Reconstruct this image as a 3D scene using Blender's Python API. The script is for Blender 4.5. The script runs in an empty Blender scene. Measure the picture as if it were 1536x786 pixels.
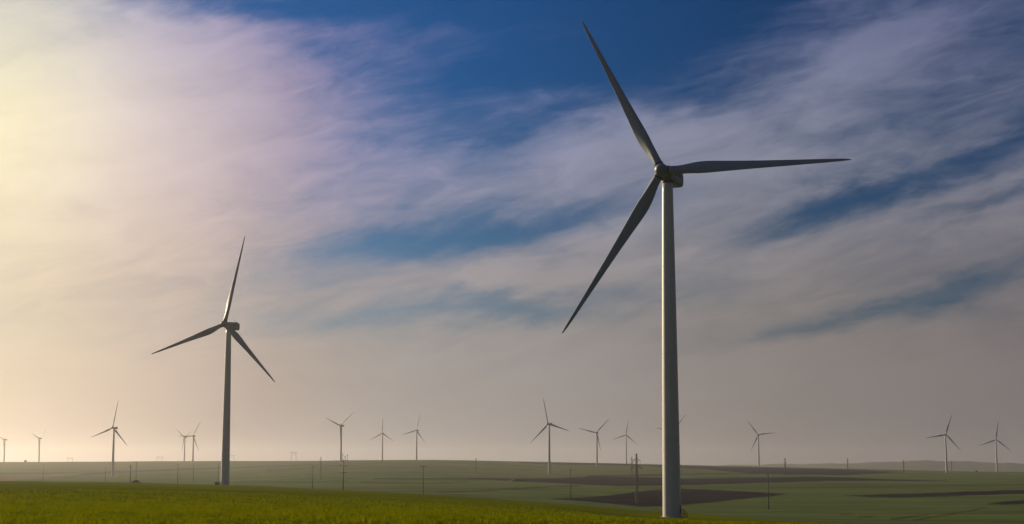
import bpy, bmesh, math, random
import numpy as np
from mathutils import Vector, Matrix

random.seed(7)
rng = np.random.default_rng(7)
S = bpy.context.scene
C = S.collection
R = math.radians

# ------------------------------------------------------------------ camera
EYE = 2.2                       # eye height above the crop where the photographer stands
FPX = 2323.0                    # focal length in photo pixels (1536 wide)
CX, CY, YH = 768.0, 393.0, 700.0
PITCH = math.atan((YH - CY) / FPX)
cam_d = bpy.data.cameras.new('camera')
cam_d.sensor_width = 36.0
cam_d.lens = FPX / 1536.0 * 36.0
cam_d.clip_start = 0.5
cam_d.clip_end = 60000.0
cam = bpy.data.objects.new('camera', cam_d)
C.objects.link(cam)
cam.location = (0, 0, EYE)
cam.rotation_euler = (math.pi / 2 + PITCH, 0, 0)
S.camera = cam

# ------------------------------------------------------------------ light, exposure
SUN_AZ, SUN_EL = R(-46.0), R(16.0)        # azimuth from +Y towards +X
SUN_DIR = Vector((math.sin(SUN_AZ) * math.cos(SUN_EL), math.cos(SUN_AZ) * math.cos(SUN_EL), math.sin(SUN_EL)))
sun_d = bpy.data.lights.new('sun', 'SUN')
sun_d.energy = 5.0
sun_d.angle = R(0.6)
sun_d.color = (1.0, 0.77, 0.49)
sun = bpy.data.objects.new('sun', sun_d)
C.objects.link(sun)
sun.rotation_euler = (-SUN_DIR).to_track_quat('-Z', 'Y').to_euler()
S.view_settings.view_transform = 'Standard'
S.view_settings.look = 'None'
S.view_settings.exposure = 0.45
S.view_settings.gamma = 1.0
S.view_settings.use_curve_mapping = False
S.cycles.use_denoising = True
S.cycles.max_bounces = 6
S.cycles.volume_bounces = 1
S.cycles.sample_clamp_indirect = 4.0


def ray(px, py):
    """direction of a photo pixel, scaled to unit horizontal length"""
    fw = np.array([0, math.cos(PITCH), math.sin(PITCH)])
    up = np.array([0, -math.sin(PITCH), math.cos(PITCH)])
    d = fw + np.array([1.0, 0, 0]) * (px - CX) / FPX - up * (py - CY) / FPX
    return d / math.hypot(d[0], d[1])


# ------------------------------------------------------------------ node helpers
class NT:
    def __init__(self, tree):
        self.t = tree
        self.t.nodes.clear()

    def n(self, kind, **kw):
        nd = self.t.nodes.new(kind)
        for k, v in kw.items():
            setattr(nd, k, v)
        return nd

    def link(self, a, b):
        self.t.links.new(a, b)

    def put(self, sock, v):
        if hasattr(v, 'is_output'):
            self.link(v, sock)
        else:
            sock.default_value = v

    def m(self, op, a, b=None, c=None, clamp=False):
        nd = self.n('ShaderNodeMath', operation=op, use_clamp=clamp)
        for i, v in enumerate((a, b, c)):
            if v is not None:
                self.put(nd.inputs[i], v)
        return nd.outputs[0]

    def vm(self, op, a, b=None, out=0):
        nd = self.n('ShaderNodeVectorMath', operation=op)
        self.put(nd.inputs[0], a)
        if b is not None:
            self.put(nd.inputs[1], b)
        return nd.outputs['Value'] if op in ('DOT_PRODUCT', 'LENGTH') else nd.outputs[0]

    def noise(self, vec, scale, detail=4, rough=0.5, dist=0.0, color=False):
        nd = self.n('ShaderNodeTexNoise')
        nd.inputs['Scale'].default_value = scale
        nd.inputs['Detail'].default_value = detail
        nd.inputs['Roughness'].default_value = rough
        nd.inputs['Distortion'].default_value = dist
        if vec is not None:
            self.link(vec, nd.inputs['Vector'])
        return nd.outputs['Color' if color else 'Fac']

    def ramp(self, fac, stops, interp='LINEAR'):
        nd = self.n('ShaderNodeValToRGB')
        cr = nd.color_ramp
        cr.interpolation = interp
        while len(cr.elements) > 1:
            cr.elements.remove(cr.elements[-1])
        for i, (p, c) in enumerate(stops):
            e = cr.elements[0] if i == 0 else cr.elements.new(p)
            e.position = p
            e.color = (*c, 1.0) if len(c) == 3 else c
        self.put(nd.inputs[0], fac)
        return nd.outputs[0]

    def mix(self, fac, a, b, mode='MIX'):
        nd = self.n('ShaderNodeMix', data_type='RGBA', blend_type=mode)
        nd.clamp_factor = True
        self.put(nd.inputs[0], fac)
        for s, v in ((nd.inputs[6], a), (nd.inputs[7], b)):
            self.put(s, (*v, 1.0) if isinstance(v, tuple) and len(v) == 3 else v)
        return nd.outputs[2]

    def maprange(self, v, a, b, c=0.0, d=1.0, smooth=True):
        nd = self.n('ShaderNodeMapRange')
        nd.interpolation_type = 'SMOOTHSTEP' if smooth else 'LINEAR'
        for i, x in enumerate((v, a, b, c, d)):
            self.put(nd.inputs[i], x)
        return nd.outputs[0]

    def xyz(self, x, y, z=0.0):
        nd = self.n('ShaderNodeCombineXYZ')
        for i, v in enumerate((x, y, z)):
            self.put(nd.inputs[i], v)
        return nd.outputs[0]


def lin(r, g, b):
    f = lambda c: (c / 255.0 / 12.92) if c <= 10.3 else ((c / 255.0 + 0.055) / 1.055) ** 2.4
    return (f(r), f(g), f(b))


# ------------------------------------------------------------------ world: sky with drifting cirrus sheets
W = bpy.data.worlds.new('World')
S.world = W
W.use_nodes = True
w = NT(W.node_tree)
tc = w.n('ShaderNodeTexCoord')
dirv = w.vm('NORMALIZE', tc.outputs['Generated'])
sep = w.n('ShaderNodeSeparateXYZ')
w.link(dirv, sep.inputs[0])
dx, dy, dz = sep.outputs
az = w.m('MULTIPLY', w.m('ARCTAN2', dx, dy), 180 / math.pi)
el = w.m('MULTIPLY', w.m('ARCSINE', dz), 180 / math.pi)
sky = w.n('ShaderNodeTexSky', sky_type='NISHITA')
sky.sun_disc = False
sky.sun_elevation = SUN_EL
sky.sun_rotation = SUN_AZ
sky.altitude = 100
sky.air_density = 1.0
sky.dust_density = 0.6
sky.ozone_density = 3.0
# cirrus: noise over the sky directions, drawn out along the wind (rising gently to the right)
shz = w.m('SUBTRACT', dz, w.m('MULTIPLY', dx, 0.20))
def streak(k):
    return w.xyz(dx, dy, w.m('MULTIPLY', shz, k))
def offs(vec, col, amt):
    nd = w.n('ShaderNodeVectorMath', operation='SCALE')
    w.link(w.vm('SUBTRACT', col, (0.5, 0.5, 0.5)), nd.inputs[0]); nd.inputs[3].default_value = amt
    return w.vm('ADD', vec, nd.outputs[0])
s1 = streak(2.6)
wcol = w.noise(s1, 5.0, 4, 0.55, color=True)
n_big = w.noise(offs(s1, wcol, 0.22), 4.5, 4, 0.5)
n_fine = w.noise(offs(streak(3.4), wcol, 0.16), 13.0, 9, 0.62, 0.5)
n_fib = w.noise(offs(streak(7.0), wcol, 0.20), 22.0, 8, 0.66, 0.7)
# the same turbulence frays the edges of the sheets
waz = w.noise(s1, 9.0, 6, 0.6, color=True)
ws = w.n('ShaderNodeSeparateColor'); w.link(waz, ws.inputs[0])
azw = w.m('ADD', az, w.m('MULTIPLY', w.m('SUBTRACT', ws.outputs[0], 0.5), 6.0))
elw = w.m('ADD', el, w.m('MULTIPLY', w.m('SUBTRACT', ws.outputs[1], 0.5), 3.4))
BLOBS = [  # photo px, py, half-width, half-height, rise (deg), weight
    (1040, -30, 340, 150, 4, -0.95), (930, 100, 150, 70, -5, -0.42), (660, -5, 270, 40, 0, -0.75),
    (330, 0, 170, 26, 0, -0.55), (730, 135, 200, 80, 5, -0.66), (690, 197, 170, 14, 4, -0.25),
    (1440, 235, 170, 30, 17, -0.70), (1260, 300, 85, 30, 18, -0.55), (1160, 350, 120, 20, 14, -0.38),
    (780, 335, 200, 40, 10, -0.72), (610, 372, 180, 30, 10, -0.46), (690, 466, 250, 20, 4, -0.62),
    (1440, 428, 200, 22, 13, -0.46), (1230, 478, 130, 11, 10, -0.3), (1510, 300, 75, 11, 12, -0.5), (1530, 20, 70, 60, 20, -0.5),
    (470, 85, 45, 16, 0, -0.30), (470, 50, 170, 60, 0, -0.30), (520, 250, 120, 60, 0, -0.14), (1130, 120, 150, 36, 20, -0.32), (1300, 170, 110, 16, 15, -0.22), (560, 315, 130, 14, 5, -0.25),
    (1340, 62, 190, 30, 17, 0.55), (1000, 212, 140, 34, 8, 0.40), (850, 62, 110, 22, 0, 0.22),
    (150, 200, 300, 170, 0, 0.55), (1420, 150, 190, 55, 12, -0.20), (1120, 260, 130, 34, 12, 0.32), (900, 400, 200, 26, 10, 0.28),
]
cover = w.m('ADD', w.m('MULTIPLY', w.m('SUBTRACT', n_big, 0.5), 0.75), w.m('MULTIPLY', w.m('SUBTRACT', n_fine, 0.5), 1.05))
cover = w.m('MULTIPLY_ADD', w.m('SUBTRACT', n_fib, 0.5), 0.42, cover)
# calmer towards the sun glow and the horizon
calm = w.m('MULTIPLY', w.maprange(el, 1.5, 9.0, 0.35, 1.0), w.maprange(az, -17.0, -6.0, 0.7, 1.0))
cover = w.m('MULTIPLY', cover, calm)
cover = w.m('ADD', cover, w.maprange(el, 15.0, 30.0, 0.60, 0.30))
for (bx_, by_, hw, hh, rise, wt) in BLOBS:
    d0 = ray(bx_, by_)
    a0 = math.degrees(math.atan2(d0[0], d0[1])); e0 = math.degrees(math.atan(d0[2]))
    k = math.degrees(1 / FPX)
    ra, re = hw * k, hh * k
    ct, st = math.cos(R(rise)), math.sin(R(rise))
    da = w.m('SUBTRACT', azw, a0); de = w.m('SUBTRACT', elw, e0)
    u = w.m('MULTIPLY_ADD', da, ct / ra, w.m('MULTIPLY', de, st / ra))
    v = w.m('MULTIPLY_ADD', de, ct / re, w.m('MULTIPLY', da, -st / re))
    q = w.m('MULTIPLY_ADD', u, u, w.m('MULTIPLY', v, v))
    g = w.m('POWER', 2.7183, w.m('MULTIPLY', q, -0.85))
    cover = w.m('MULTIPLY_ADD', g, wt, cover)
# towards the horizon the sheets close up
cover = w.m('ADD', cover, w.maprange(el, 5.5, 1.0, 0.0, 0.6))
cloud = w.m('MULTIPLY', w.maprange(cover, -0.38, 0.95), 0.98)
# cloud colour: how far from the sun, and how high
cosg = w.vm('DOT_PRODUCT', dirv, tuple(SUN_DIR))
gam = w.m('DIVIDE', w.m('MULTIPLY', w.m('ARCCOSINE', cosg), 180 / math.pi), 180.0)
g_ = lambda deg: (deg - 6.0 if deg < 75 else deg) / 180.0
hi = w.ramp(gam, [(g_(12), (1.05, 0.92, 0.66)), (g_(26), (1.0, 0.89, 0.62)), (g_(33), lin(253, 240, 200)), (g_(35.5), lin(240, 226, 203)), (g_(37.3), lin(224, 208, 200)),
                  (g_(40), lin(200, 184, 190)), (g_(42.5), lin(174, 160, 178)), (g_(45), lin(154, 148, 178)), (g_(50), lin(138, 143, 172)), (g_(57), lin(136, 140, 160)),
                  (g_(64), lin(126, 130, 148)), (g_(72), lin(118, 120, 138)), (g_(110), lin(92, 97, 112)), (1.0, lin(84, 90, 106))])
lo = w.ramp(gam, [(g_(12), (0.95, 0.80, 0.55)), (g_(26), (0.88, 0.74, 0.50)), (g_(33), lin(234, 216, 182)), (g_(37.3), lin(222, 200, 174)),
                  (g_(40.3), lin(208, 186, 168)), (g_(44.5), lin(176, 160, 150)), (g_(49), lin(160, 152, 148)), (g_(55), lin(150, 143, 140)), (g_(62), lin(136, 128, 124)),
                  (g_(70), lin(124, 116, 116)), (g_(110), lin(92, 88, 90)), (1.0, lin(84, 82, 86))])
ccol = w.mix(w.maprange(el, 5.0, 12.5), lo, hi)
ccol = w.mix(w.maprange(el, 11.0, 18.0), ccol, w.mix(1.0, ccol, (0.60, 0.66, 0.94), 'MULTIPLY'))
SKY_GAIN = 0.73
shade = w.m('MULTIPLY', w.m('MULTIPLY_ADD', w.m('MULTIPLY', w.m('SUBTRACT', n_fine, 0.5), 0.42), calm, 1.0), SKY_GAIN)
ccol = w.mix(1.0, ccol, w.xyz(shade, shade, shade), 'MULTIPLY')
tint = w.mix(w.maprange(el, 4.0, 15.0), (0.20, 0.34, 0.47), (0.0, 0.235, 0.50))
skyc = w.mix(1.0, sky.outputs[0], tint, 'MULTIPLY')
BG_SKY = 0.050
# clear sky is paler on the sun's side
skyb = w.n('ShaderNodeVectorMath', operation='SCALE'); w.link(skyc, skyb.inputs[0])
w.link(w.m('MULTIPLY', w.maprange(gam, g_(42), g_(64), 1.40, 0.78), BG_SKY), skyb.inputs[3])
final = w.mix(cloud, skyb.outputs[0], ccol)
bg = w.n('ShaderNodeBackground')
w.link(final, bg.inputs[0])
bg.inputs[1].default_value = 1.0
wo = w.n('ShaderNodeOutputWorld')
w.link(bg.outputs[0], wo.inputs[0])
W.cycles.sampling_method = 'MANUAL'
W.cycles.sample_map_resolution = 512


# ------------------------------------------------------------------ tagging helpers
def tag(o, label=None, cat=None, group=None, kind=None):
    for k, v in (('label', label), ('category', cat), ('group', group), ('kind', kind)):
        if v:
            o[k] = v
    return o


def mesh_obj(name, bm_or_me, mat, parent=None):
    if isinstance(bm_or_me, bmesh.types.BMesh):
        me = bpy.data.meshes.new(name)
        bm_or_me.to_mesh(me)
        bm_or_me.free()
    else:
        me = bm_or_me
    o = bpy.data.objects.new(name, me)
    if mat is not None and not me.materials:
        me.materials.append(mat)
    C.objects.link(o)
    if parent:
        o.parent = parent
    return o


def empty(name, loc=(0, 0, 0), rz=0.0):
    o = bpy.data.objects.new(name, None)
    o.empty_display_size = 1.0
    o.location = loc
    o.rotation_euler = (0, 0, rz)
    C.objects.link(o)
    return o


def smooth(me):
    me.polygons.foreach_set('use_smooth', np.ones(len(me.polygons), bool))
    return me


def box(bm, c, s, rot=None):
    m = Matrix.Translation(c) @ (rot or Matrix()) @ Matrix.Diagonal((*s, 1))
    return bmesh.ops.create_cube(bm, size=1, matrix=m)['verts']


def strut(bm, a, b, r, r2=None, n=6):
    a, b = Vector(a), Vector(b)
    d = b - a
    q = d.to_track_quat('Z', 'Y').to_matrix().to_4x4()
    bmesh.ops.create_cone(bm, cap_ends=True, segments=n, radius1=r, radius2=r if r2 is None else r2, depth=d.length,
                          matrix=Matrix.Translation((a + b) / 2) @ q)


def lathe(bm, prof, n=32, axis='Z', cap=True):
    rings = []
    for (r, h) in prof:
        ring = []
        for i in range(n):
            a = 2 * math.pi * i / n
            p = (r * math.cos(a), r * math.sin(a), h) if axis == 'Z' else (r * math.cos(a), h, r * math.sin(a))
            ring.append(bm.verts.new(p))
        rings.append(ring)
    for A, B in zip(rings, rings[1:]):
        for i in range(n):
            bm.faces.new((A[i], A[(i + 1) % n], B[(i + 1) % n], B[i]))
    if cap:
        bm.faces.new(rings[0]); bm.faces.new(rings[-1])
    bmesh.ops.recalc_face_normals(bm, faces=bm.faces)


# ------------------------------------------------------------------ materials
def principled(name, col, rough=0.6, spec=0.5, metal=0.0, var=0.08, scale=1.5, streak=False, bump=0.0, bscale=8.0):
    m = bpy.data.materials.new(name)
    m.use_nodes = True
    t = NT(m.node_tree)
    out = t.n('ShaderNodeOutputMaterial')
    p = t.n('ShaderNodeBsdfPrincipled')
    t.link(p.outputs[0], out.inputs[0])
    tcn = t.n('ShaderNodeTexCoord')
    mpn = t.n('ShaderNodeMapping'); t.link(tcn.outputs['Object'], mpn.inputs[0])
    if streak:
        mpn.inputs['Scale'].default_value = (1, 1, 0.06)
    f = t.noise(mpn.outputs[0], scale, 5, 0.6)
    fac = t.maprange(f, 0.3, 0.7, 1.0 - var, 1.0 + var, smooth=False)
    c = t.mix(1.0, col, t.xyz(fac, fac, fac), 'MULTIPLY')
    t.link(c, p.inputs['Base Color'])
    p.inputs['Roughness'].default_value = rough
    p.inputs['Specular IOR Level'].default_value = spec
    p.inputs['Metallic'].default_value = metal
    if bump:
        b = t.n('ShaderNodeBump'); b.inputs['Strength'].default_value = bump
        t.link(t.noise(tcn.outputs['Object'], bscale, 4, 0.6), b.inputs['Height'])
        t.link(b.outputs[0], p.inputs['Normal'])
    return m


M_TOWER = principled('tower paint', (0.42, 0.42, 0.41), 0.42, 0.4, var=0.10, scale=0.8, streak=True)
M_BLADE = principled('blade gelcoat', (0.15, 0.200, 0.240), 0.5, 0.3, var=0.10, scale=0.35)
M_NACELLE = principled('nacelle shell', (0.115, 0.15, 0.175), 0.5, 0.3, var=0.12, scale=0.6)
M_DARK = principled('dark vents', (0.03, 0.032, 0.035), 0.6, 0.3, var=0.2)
M_SEAM = principled('tower seam', (0.36, 0.36, 0.355), 0.5, 0.4, var=0.1)
M_CONC = principled('concrete', (0.33, 0.31, 0.28), 0.9, 0.2, var=0.15, bump=0.3)
M_STEEL = principled('galvanised steel', (0.035, 0.036, 0.038), 0.6, 0.25, metal=0.1, var=0.15)
M_POLE = principled('weathered pole concrete', (0.12, 0.115, 0.105), 0.9, 0.2, var=0.15)
M_INSUL = principled('insulator glass', (0.10, 0.09, 0.08), 0.3, 0.5)
M_KIOSK = principled('kiosk panel', (0.13, 0.14, 0.13), 0.6, 0.3)
M_EARTH = principled('spoil heap earth', (0.075, 0.06, 0.045), 0.95, 0.1, var=0.3, scale=1.0, bump=0.6, bscale=2.0)
M_LEAF = principled('bush leaf', (0.035, 0.045, 0.02), 0.7, 0.2, var=0.3, scale=1.0)
M_BARK = principled('bush bark', (0.05, 0.04, 0.03), 0.9, 0.1)

# ------------------------------------------------------------------ terrain
PROF = {  # photo column: (range in m, image row where that ground is seen)
    0: [(64, 786), (150, 754), (400, 731), (800, 724), (1000, 722), (1400, 728), (2000, 724), (3200, 714), (4700, 702), (6000, 693), (7500, 694), (9500, 697)],
    334: [(64, 786), (150, 757), (400, 735.5), (800, 729.3), (1000, 727.4), (1400, 734), (2000, 726), (3200, 713), (4700, 701), (6000, 691.5), (7500, 693), (9500, 697)],
    520: [(66, 786), (150, 762), (400, 743), (700, 736.5), (850, 734.8), (1200, 738), (1800, 727), (3000, 707), (4000, 696.5), (5000, 690.5), (6500, 692), (9500, 697)],
    640: [(70, 786), (150, 766), (400, 749), (600, 743.5), (750, 741.5), (1050, 743.5), (1800, 726), (3000, 706), (4000, 696), (5000, 690), (6500, 692), (9500, 697)],
    822: [(85, 786), (150, 775), (350, 761), (550, 755), (650, 753.4), (850, 752.5), (1500, 733), (2300, 719), (3130, 711.5), (4500, 697), (5200, 693), (6500, 694.5), (9500, 698)],
    1006: [(120, 786), (200, 782), (442, 777.3), (540, 769.3), (680, 768), (870, 758), (1500, 735), (2300, 720), (3100, 712), (4500, 701), (5200, 697), (6500, 698), (9500, 701)],
    1250: [(190, 790), (300, 787), (420, 784), (520, 779), (700, 768), (1000, 752), (1600, 733), (2300, 721), (3100, 713), (4500, 704.5), (5300, 702.5), (6500, 703.5), (9500, 705)],
    1536: [(230, 800), (420, 788), (600, 776), (800, 763), (1000, 752), (1600, 734), (2300, 723), (3100, 715), (4500, 709.5), (4900, 708.2), (6500, 709), (9500, 709.5)],
}
ROUT = 9500.0


def pchip(x, y, q):
    x, y, q = map(np.asarray, (x, y, q))
    h = np.diff(x); d = np.diff(y) / h
    s = np.zeros(len(x))
    for i in range(1, len(x) - 1):
        if d[i - 1] * d[i] > 0:
            w1, w2 = 2 * h[i] + h[i - 1], h[i] + 2 * h[i - 1]
            s[i] = (w1 + w2) / (w1 / d[i - 1] + w2 / d[i])
    s[0], s[-1] = d[0], d[-1]
    k = np.clip(np.searchsorted(x, q) - 1, 0, len(h) - 1)
    t = (q - x[k]) / h[k]
    return ((1 + 2 * t) * (1 - t) ** 2 * y[k] + t * (1 - t) ** 2 * h[k] * s[k] + t * t * (3 - 2 * t) * y[k + 1] + t * t * (t - 1) * h[k] * s[k + 1])


LGRID = np.linspace(math.log(1.0), math.log(ROUT), 900)
_cols = []
for pxc, pts in PROF.items():
    xs = [0.0, math.log(8.0)]
    ys = [-EYE, -EYE - 0.06]
    for D, yy in pts:
        xs.append(math.log(D)); ys.append(D * ray(pxc, yy)[2])
    # columns are keyed by azimuth; z relative to the eye
    d0 = ray(pxc, 720)
    _cols.append((math.atan2(d0[0], d0[1]), pchip(xs, ys, LGRID)))
_az = [-math.pi - 1.0, ] ; _z = []
AZC = np.array([c[0] for c in _cols]); ZC = np.array([c[1] for c in _cols])
AZC = np.concatenate([[R(-60)], AZC, [R(60)], [2 * math.pi - R(60)]])
ZC = np.vstack([ZC[:1], ZC, ZC[-1:], ZC[:1]])
AZF = np.linspace(AZC[0], AZC[-1], 1441)
# smooth interpolation over azimuth (one cubic per range row)
ZF = np.empty((len(AZF), len(LGRID)))
for j in range(len(LGRID)):
    ZF[:, j] = pchip(AZC, ZC[:, j], AZF)


def ground_z(x, y):
    """height of the ground (world z) under x, y"""
    x = np.asarray(x, float); y = np.asarray(y, float)
    d = np.clip(np.hypot(x, y), 1.0, ROUT)
    a = np.arctan2(x, y)
    a = np.where(a < AZF[0], a + 2 * math.pi, a)
    fa = np.clip((a - AZF[0]) / (AZF[1] - AZF[0]), 0, len(AZF) - 1.001)
    fl = np.clip((np.log(d) - LGRID[0]) / (LGRID[1] - LGRID[0]), 0, len(LGRID) - 1.001)
    i = fa.astype(int); j = fl.astype(int)
    u = fa - i; v = fl - j
    z = (ZF[i, j] * (1 - u) * (1 - v) + ZF[i + 1, j] * u * (1 - v) + ZF[i, j + 1] * (1 - u) * v + ZF[i + 1, j + 1] * u * v)
    roll = 0.25 * np.sin(x * 0.021 + 1.3) * np.sin(y * 0.017) + 0.12 * np.sin(x * 0.06 + y * 0.043)
    return z + EYE + roll * np.clip((d - 150) / 500, 0, 1)


def at(px, D):
    """spot on the ground in the direction of a photo column at range D"""
    d = ray(px, 715)
    x, y = d[0] * D, d[1] * D
    return Vector((x, y, float(ground_z(x, y))))


def hit(px, py, dmin):
    """where the sight line of a photo pixel meets the ground beyond dmin"""
    d = ray(px, py)
    D = np.exp(np.linspace(math.log(dmin), math.log(ROUT * 0.99), 6000))
    g = ground_z(d[0] * D, d[1] * D) - (EYE + d[2] * D)
    k = np.nonzero(g >= 0)[0]
    i = k[0] if len(k) else int(np.argmax(g))
    return (d[0] * D[i], d[1] * D[i])


# near-crop border: range of the field edge by azimuth
_fe = [(-400, 1000), (0, 1000), (334, 1000), (520, 850), (640, 750), (822, 650), (1006, 545), (1100, 490), (1250, 420), (1400, 330), (1536, 250), (1900, 180)]
FE_A = np.array([math.atan2(*ray(p, 715)[:2]) for p, _ in _fe]); FE_D = np.array([d for _, d in _fe], float)


def in_poly(x, y, poly):
    inside = np.zeros(x.shape, bool)
    n = len(poly)
    for i in range(n):
        x0, y0 = poly[i]; x1, y1 = poly[(i + 1) % n]
        c = ((y0 > y) != (y1 > y)) & (x < (x1 - x0) * (y - y0) / (y1 - y0 + 1e-12) + x0)
        inside ^= c
    return inside


PLOUGH = (0.026, 0.024, 0.029)
TRACK = (0.060, 0.048, 0.045)
DKGREEN = (0.045, 0.058, 0.028)
PALE = (0.12, 0.11, 0.07)
FIELDS = [  # outline in photo pixels, colour of the soil or crop; each is dropped onto the ground in plan
    ([(560, 717), (660, 717), (760, 717), (760, 720), (660, 720.5), (560, 720)], DKGREEN),
    ([(400, 704), (700, 702), (700, 706), (400, 708)], (0.072, 0.090, 0.046)),
    ([(822, 748.3), (880, 752.5), (963, 760), (1030, 757), (1090, 751), (1155, 744.5), (1182, 740.8), (1130, 737.5), (1094, 735.8), (1024, 733), (985, 734), (963, 736.5), (898, 744.3)], PLOUGH),
    ([(700, 718.6), (760, 721), (816, 723.6), (880, 726.5), (930, 728.6), (985, 728.3), (1040, 727.3), (1110, 725.5), (1180, 723.6), (1241, 721.6), (1319, 721), (1424, 722), (1424, 720.8), (1319, 718.3),
      (1241, 715), (1180, 715.5), (1100, 716.8), (1021, 717.6), (960, 715.5), (890, 714.2), (840, 717), (770, 717.2), (704, 717.2)], PLOUGH),
    ([(780, 694.5), (880, 697.0), (960, 699.5), (1060, 704), (1136, 710.5), (1267, 712.6), (1330, 709.7), (1353, 708.2), (1267, 704.3), (1136, 701.4), (1060, 699.5), (960, 696.8), (880, 695), (780, 692.8)], PLOUGH),
    ([(880, 714.6), (937, 713.9), (1068, 711.6), (1136, 711), (1136, 709.6), (1068, 710.2), (937, 712.4), (880, 713.2)], PLOUGH),
    ([(655, 739.4), (700, 738.2), (752, 735.2), (824, 731.2), (870, 729), (870, 727), (824, 729), (752, 732.8), (700, 736.4), (655, 738.2)], DKGREEN),
    ([(-60, 720.5), (0, 718.6), (168, 709.6), (328, 702.4), (400, 700.2), (520, 699), (520, 697.9), (400, 698.6), (328, 700.2), (168, 707), (0, 716), (-60, 717.6)], TRACK),
    ([(-60, 712), (60, 710.5), (150, 708.6), (150, 707.4), (60, 709.2), (-60, 710.4)], TRACK),
    ([(-60, 716), (0, 714.6), (120, 710.6), (120, 711.6), (0, 722), (-60, 722)], PALE),
    ([(345, 725.4), (400, 724.6), (520, 722.5), (520, 721.3), (400, 722.8), (345, 723.8)], DKGREEN),
    ([(1262, 743), (1300, 745.3), (1353, 746.2), (1440, 744), (1536, 740.6), (1640, 737), (1640, 732), (1536, 735), (1440, 738), (1372, 740.6), (1310, 742)], PLOUGH),
    ([(1478, 756.4), (1510, 757), (1536, 756), (1640, 753), (1640, 746.5), (1536, 750), (1508, 752), (1490, 754.5)], PLOUGH),
    ([(1262, 772.4), (1280, 770.8), (1280, 769.8), (1262, 771.4)], (0.035, 0.036, 0.014)),
    ([(1286, 777.2), (1310, 775), (1310, 774), (1286, 776)], (0.035, 0.036, 0.014)),
    ([(1336, 779.5), (1362, 776.5), (1392, 773), (1392, 771.8), (1362, 775), (1336, 778)], (0.032, 0.034, 0.013)),
    ([(1370, 781), (1400, 776), (1440, 769), (1480, 762), (1480, 761), (1440, 768), (1400, 774.6), (1370, 779.6)], (0.045, 0.046, 0.018)),
    ([(540, 724.5), (640, 726.5), (700, 723.5), (700, 722.3), (640, 725.2), (540, 723)], DKGREEN),
    ([(1150, 731), (1300, 729.5), (1536, 726), (1536, 728), (1300, 732), (1150, 733)], (0.070, 0.084, 0.036)),
]


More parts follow.
